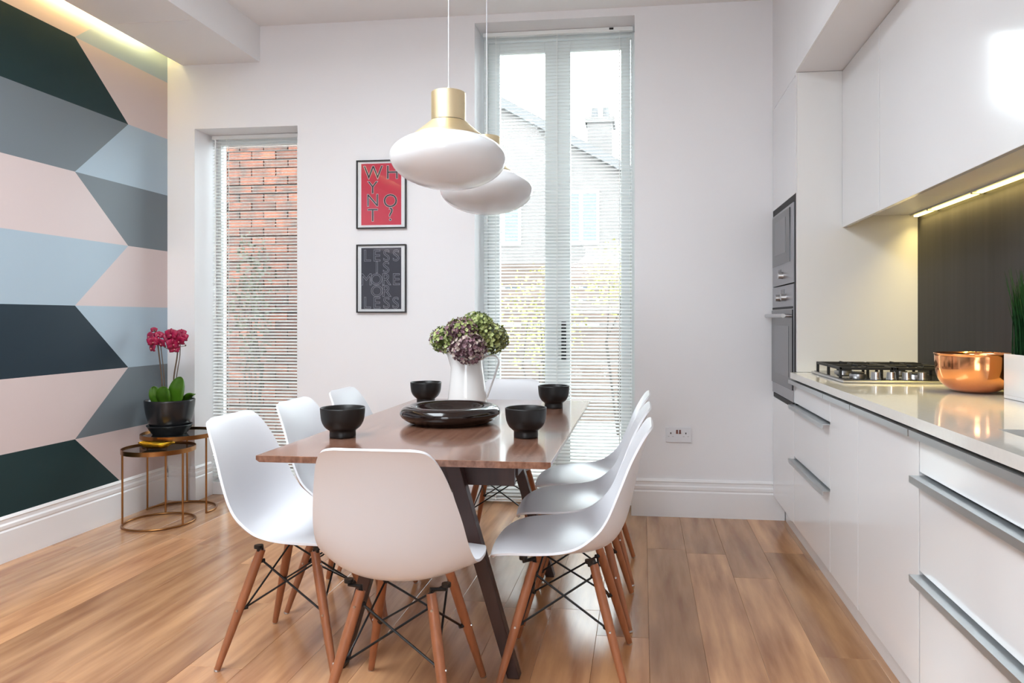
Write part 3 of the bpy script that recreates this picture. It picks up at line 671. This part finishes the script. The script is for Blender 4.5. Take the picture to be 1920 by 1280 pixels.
# double socket
t = thing('wall_socket', 'white double power socket on the back wall by kitchen', 'socket', (0.2155, YB-0.0005, 0.45))
MB().box(-0.0765, 0.0765, -0.009, 0, 0, 0.091).build('plate', M_white_plastic, t, bevel=0.002)
for xx in (-0.009, 0.009): MB().box(xx-0.0055, xx+0.0055, -0.012, -0.009, 0.052, 0.076).build('switch', M_switch, t)
for xx in (-0.046, 0.044):
    MB().box(xx-0.003, xx+0.003, -0.0095, -0.009, 0.050, 0.060).build('pin_hole', M_cavity, t)
    for d in (-0.013, 0.013): MB().box(xx+d-0.005, xx+d+0.005, -0.0095, -0.009, 0.034, 0.038).build('pin_hole', M_steel, t)

# ------------------------------------------------------------------ nesting side tables with orchid
def side_table(label, c, r, h, legs, arc):
    t = thing('side_table', label, 'table', (c[0], c[1], 0), group='nesting brass side tables')
    a0, a1 = arc; n = 48
    full = abs(a1-a0) >= 360
    pts = [(r*math.cos(R(a0+(a1-a0)*i/n)), r*math.sin(R(a0+(a1-a0)*i/n)), 0.0065) for i in range(n if full else n+1)]
    MB().tube(pts, 0.006, 8, closed=full).build('base_ring', M_brass, t, smooth=True)
    for a in legs:
        x, y = r*math.cos(R(a)), r*math.sin(R(a)); MB().ring((x, y, 0.004), (x, y, h-0.02), 0.0058, 0.0058, 10).build('leg', M_brass, t, smooth='auto')
    MB().lathe([(r-0.004, h-0.026), (r+0.006, h-0.026), (r+0.006, h), (r+0.002, h), (r+0.002, h-0.008), (r-0.004, h-0.008), (r-0.004, h-0.026)], 64).build('rim', M_brass, t, smooth='auto')
    MB().lathe([(0, h-0.016), (r-0.0045, h-0.016), (r-0.0045, h-0.009), (0, h-0.009)], 64).build('mirror_top', M_mirror, t)
    return t
M_mirror = mat('smoked_mirror', (0.16, 0.16, 0.15), 0.05, metal=0.9)
side_table('smaller round brass side table in front, holding the gold dish', (-2.825, 3.925), 0.190, 0.447, (205, 115, 345), (0, 360))
side_table('taller round brass side table in the corner under the orchid', (-2.876, 4.185), 0.210, 0.492, (182, 112, 349), (-12, 184))
# gold leaf dish
vs = []; fs = []; nu, nv = 17, 9
for i in range(nu):
    s_ = -1+2*i/(nu-1); wv = 0.048*(max(0, 1-abs(s_)**2.2))**0.6*(1-0.25*s_)
    for j in range(nv):
        q = -1+2*j/(nv-1); vs.append((0.098*s_+(0.012 if s_ > 0.95 else 0), wv*q, 0.004+0.034*(abs(q)**2)*(1-s_*s_)**0.5+0.034*abs(s_)**3))
for i in range(nu-1):
    for j in range(nv-1): fs.append((i*nv+j, i*nv+j+1, (i+1)*nv+j+1, (i+1)*nv+j))
o = MB().add(vs, fs).build('leaf_dish', M_gold, smooth=True, loc=(-2.825, 3.895, 0.4395)); o.rotation_euler = (0, 0, R(8))
md = o.modifiers.new('s', 'SOLIDIFY'); md.thickness = 0.004; md.offset = 1
tag(o, 'small gold leaf-shaped dish on the smaller side table', 'dish')
# orchid
OX, OY, OZ = -2.925, 4.165, 0.484
o = MB().lathe(sp2([(0, 0), (0.085, 0), (0.098, 0.004), (0.128, 0.050), (0.130, 0.056), (0.124, 0.055), (0.095, 0.012), (0, 0.010)], 3), 48, (OX, OY, OZ)).build('pot_saucer', M_black_pot, smooth=True)
tag(o, 'black saucer under the orchid pot', 'saucer')
t = thing('potted_orchid', 'magenta orchid with two stems in a round black pot', 'plant', (OX, OY, OZ+0.0125))
MB().lathe(sp2([(0, 0), (0.080, 0), (0.088, 0.004), (0.112, 0.045), (0.130, 0.100), (0.140, 0.160), (0.143, 0.196)], 4)+[(0.141, 0.201), (0.136, 0.198)]+sp2([(0.132, 0.165), (0.12, 0.12), (0.0, 0.118)], 3), 56).build('pot', M_black_pot, t, smooth=True)
MB().lathe([(0, 0.168), (0.06, 0.17), (0.131, 0.163), (0.12, 0.15), (0, 0.15)], 32).build('bark', M_soil, t)
def leaf(parent, base, tip, width, nrm, bend):
    base, tip, nrm = Vector(base), Vector(tip), Vector(nrm).normalized(); ax = tip-base; side = ax.cross(nrm).normalized(); vs = []; fs = []
    for i in range(11):
        s_ = math.sin(math.pi/2*i/10); wv = width*math.sqrt(max(0.0, 1-(2*(0.10+0.90*s_)-1)**2)) if s_ < 1 else 0.0005
        if s_ == 0: wv = width*0.35
        for j in range(5):
            q = -1+j/2; vs.append(base+ax*s_+side*wv*q+nrm*(bend*math.sin(math.pi*s_)+0.010*q*q))
    for i in range(10):
        for j in range(4): fs.append((i*5+j, i*5+j+1, (i+1)*5+j+1, (i+1)*5+j))
    o = MB().add(vs, fs).build('leaf', M_leaf, parent, smooth=True); md = o.modifiers.new('s', 'SOLIDIFY'); md.thickness = 0.003
leaf(t, (0.045, -0.01, 0.165), (0.078, 0.0, 0.342), 0.054, (0.0, -1, 0.1), 0.012)
leaf(t, (0.0, -0.03, 0.165), (0.005, -0.05, 0.285), 0.056, (-0.15, -1, 0.25), 0.012)
leaf(t, (-0.055, -0.02, 0.165), (-0.072, -0.05, 0.285), 0.038, (0.35, -1, 0.2), 0.010)
leaf(t, (0.06, 0.04, 0.165), (0.150, 0.02, 0.225), 0.028, (0, 0.3, 1), 0.02)
leaf(t, (-0.02, 0.05, 0.165), (-0.05, 0.11, 0.25), 0.036, (0.1, -0.6, 0.7), 0.015)
def orchid_flower(parent, c, facing, s_=0.030, rg=random):
    c = Vector(c); n = Vector(facing).normalized(); u = n.orthogonal().normalized(); v = n.cross(u); up = (Vector((0, 0, 1))-n*n.z).normalized(); rt = n.cross(up)
    fl_ = MB()
    for (ang, L, wd) in ((90, 1.0, .55), (215, 1.0, .55), (325, 1.0, .55), (25, 1.15, 0.95), (155, 1.15, 0.95)):
        d = rt*math.cos(R(ang))+up*math.sin(R(ang)); e = n.cross(d); vs = []; fs = []
        for i in range(6):
            q = i/5; wv = s_*wd*math.sin(math.pi*(0.08+0.92*q)**0.8)**0.8 if q < 1 else s_*0.12
            for j in (-1, -0.4, 0.4, 1): vs.append(c+d*s_*L*q+e*wv*j*0.75+n*(0.006*q*(1-q)*4-0.004*j*j))
        for i in range(5):
            for j in range(3): fs.append((i*4+j, i*4+j+1, (i+1)*4+j+1, (i+1)*4+j))
        fl_.add(vs, fs)
    o = fl_.build('blossom', M_petal, parent, smooth=True); md = o.modifiers.new('s', 'SOLIDIFY'); md.thickness = 0.0012
    MB().lathe([(0, -0.005), (0.004, -0.003), (0.0052, 0.001), (0.003, 0.005), (0, 0.006)], 8, c+n*0.009-up*0.004).build('blossom_lip', M_lip, o, smooth=True)
zb = 0.168
for (pts, r) in (([(-0.040, -0.01, zb), (-0.048, -0.01, 0.33), (-0.072, -0.005, 0.50), (-0.082, -0.01, 0.60), (-0.085, -0.03, 0.635)], 0.0042), ([(0.028, -0.01, zb), (0.034, -0.01, 0.34), (0.050, 0, 0.48), (0.056, -0.01, 0.60), (0.06, -0.03, 0.63)], 0.0042)):
    MB().tube(spline(pts, 5), r, 8).build('flower_stem', M_stem, t, smooth=True)
    p2 = [(x+0.009+(0.006 if z > 0.3 else 0), y+0.004, z) for x, y, z in pts[:-1]]
    MB().tube(spline(p2, 5), 0.0026, 6).build('support_cane', M_stem, t, smooth=True)
rg = random.Random(11)
for (x, z, s_, y) in ((-0.112, 0.592, .030, -0.03), (-0.080, 0.560, .032, -0.045), (-0.096, 0.520, .030, -0.03), (-0.062, 0.600, .026, -0.02), (-0.035, 0.550, .034, -0.03), (-0.100, 0.632, .018, -0.01),
                      (0.020, 0.585, .036, -0.03), (0.045, 0.605, .036, -0.05), (0.052, 0.545, .036, -0.045), (0.085, 0.565, .036, -0.03), (0.100, 0.585, .030, -0.02), (0.030, 0.535, .034, -0.02), (0.075, 0.610, .028, 0.0), (0.050, 0.515, .030, -0.03), (0.000, 0.560, .034, -0.01)):
    orchid_flower(t, (x, y, z), (rg.gauss(0.2, .5), -1, rg.gauss(0, .35)), s_*1.08, rg)
for (a, b_) in (((0.06, -0.02, 0.525), (0.125, -0.03, 0.535)), ((0.03, -0.02, 0.50), (-0.012, -0.03, 0.525))):
    MB().tube([a, b_], 0.0018, 6).lathe([(0, -0.004), (0.005, 0), (0.004, 0.006), (0, 0.009)], 8, b_).build('bud', M_stem, t, smooth=True)

# ------------------------------------------------------------------ outside
M_pave = mat('pale_paving', (0.22, 0.21, 0.19), 0.8, var=0.2, scale=2)
g = MB().box(-14, 10, YO+0.03, 40, -0.35, -0.14).build('ground_outside', M_pave); structure(g, 'pale paving outside the doors')
g2 = MB().box(-12, 9, -12, YR-0.26, -0.35, -0.06).build('ground_rear', M_pave); structure(g2, 'pale paving behind the viewer')
M_brick = mat('red_brick', lin(98, 50, 30), 0.85, col2=lin(44, 30, 23), scale=7, randtint=0.45, bump=0.2, bscale=60)
M_mortar = mat('dark_mortar', lin(54, 45, 40), 0.9, var=0.3, scale=9)  # dark mortar colour, slightly mottled
bw = MB().box(-6.5, -2.35, 6.02, 6.25, -0.14, 3.15).build('garden_brick_wall', M_mortar); tag(bw, 'weathered red brick wall outside the narrow window', 'wall')
brick_me = MB().box(-0.1075, 0.1075, -0.012, 0.02, -0.0325, 0.0325).mesh('brick', M_brick)
rg = random.Random(4); k = 0
for row in range(41):
    z = -0.06+row*0.075
    for i in range(7):
        x = -4.22+i*0.225+(0.1125 if row % 2 else 0)
        if k < 300: link('brick', brick_me, bw, loc=(x, 6.01-0.006+rg.uniform(0, 0.008), z)); k += 1
M_bark = mat('dark_bark_twig', lin(48, 38, 30), 0.9)
def bush(label, c, r, n, seed, m, sq=1.0, name='garden_shrub', leaf_s=0.05):
    rg = random.Random(seed); t = thing(name, label, 'shrub', (c[0], c[1], -0.139)); b = MB(); cz = c[2]+0.139
    for i in range(n):
        d = Vector((rg.gauss(0, 1), rg.gauss(0, 1), rg.gauss(0, 1))).normalized()*(rg.random()**0.4)*r; p = Vector((d.x, d.y, d.z*sq+cz)); 
        if p.z < 0.02: p.z = 0.02+rg.random()*0.1
        u = Vector((rg.gauss(0, 1), rg.gauss(0, 1), rg.gauss(0, 1))).normalized(); v = u.orthogonal().normalized(); s_ = leaf_s*rg.uniform(0.6, 1.3)
        b.add([p, p+u*s_*0.5+v*s_*0.3, p+u*s_, p+u*s_*0.5-v*s_*0.3], [(0, 1, 2, 3)])
    o = b.build('foliage', m, t); o['kind'] = 'stuff'
    b = MB()
    for i in range(5): b.tube([(0, 0, 0), (rg.uniform(-.4, .4)*r, rg.uniform(-.4, .4)*r, cz*0.6), (rg.uniform(-.6, .6)*r, rg.uniform(-.6, .6)*r, cz)], [0.012, 0.008, 0.004], 5)
    b.build('branches', M_bark, t)
M_fol = mat('olive_foliage', lin(78, 80, 40), 0.7, var=0.3, scale=3); M_fol2 = mat('yellow_green_foliage', lin(112, 108, 52), 0.7, var=0.3, scale=3); M_dkfol = mat('dark_ivy', lin(58, 56, 38), 0.7, var=0.4, scale=4)
bush('low olive shrub at the foot of the brick wall', (-3.25, 5.45, 0.12), 0.26, 700, 1, M_fol, 0.9)
bush('dry dark climber on the middle of the brick wall', (-3.30, 5.80, 1.35), 0.19, 500, 2, M_dkfol, 3.4, 'wall_climber', 0.045)
bush('yellow green shrub outside the garden doors, at left', (-1.15, 8.1, 1.2), 0.55, 900, 3, M_fol2, 1.2)
bush('yellow green shrub outside the garden doors, at right', (-0.28, 8.2, 1.65), 0.45, 800, 4, M_fol2, 1.0)
M_fence = mat('weathered_fence_board', lin(92, 76, 66), 0.8, var=0.25, scale=4, stretch=(1, 1, 6), randtint=0.15)
fn = thing('garden_fence', 'weathered horizontal board fence across the garden', 'fence', (-1.0, 9.0, -0.139))
fb = MB().box(-1.6, 1.6, -0.012, 0.012, -0.07, 0.07).mesh('board', M_fence)
for i in range(13): link('board', fb, fn, loc=(0, 0.0, 0.10+i*0.155))
for x in (-1.58, 0, 1.58): MB().box(x-0.05, x+0.05, 0.014, 0.11, 0, 2.1).build('post', M_fence, fn)
M_render = mat('house_wall', (0.095, 0.085, 0.08), 0.8, var=0.1, scale=3); M_tile = mat('grey_roof_tile', (0.065, 0.062, 0.062), 0.7, var=0.2, scale=20, stretch=(1, 1, 6)); M_dkglass = mat('dark_house_window', (0.05, 0.06, 0.07), 0.1)
h = thing('neighbour_house', 'brick house with sloping tiled roof beyond the garden', 'house', (-4.0, 20.0, -0.139))
MB().extrude([(-5, 0), (4.8, 0), (4.8, 4.6), (-1.2, 8.0), (-5, 5.6)], 'y', 0, 7).build('wall', M_render, h)
MB().extrude([(-1.3, 8.0), (-1.2, 8.25), (5.2, 4.65), (5.1, 4.45)], 'y', -0.25, 7.2).build('roof', M_tile, h)
MB().extrude([(-1.2, 8.0), (-1.2, 8.25), (-5.5, 5.55), (-5.4, 5.35)], 'y', -0.25, 7.2).build('roof', M_tile, h)
cm = MB().box(2.35, 3.1, 1.5, 2.4, 5.6, 7.2).box(2.28, 3.17, 1.43, 2.47, 7.2, 7.35).build('chimney', M_render, h)
for xx in (2.55, 2.9): MB().lathe([(0, 7.35), (0.12, 7.35), (0.10, 7.75), (0, 7.75)], 12, (xx, 1.95, 0)).build('chimney_pot', M_tile, cm)
for (xx, zz) in ((0.1, 3.5), (2.3, 3.5), (0.1, 1.2), (2.3, 1.2)):
    wf = MB().box(xx-0.5, xx+0.5, -0.06, 0.02, zz-0.1, zz+1.4).build('window', M_frame_white, h)
    for q in (-0.24, 0.24): MB().box(xx+q-0.19, xx+q+0.19, -0.07, -0.06, zz, zz+1.3).build('pane', M_dkglass, wf)
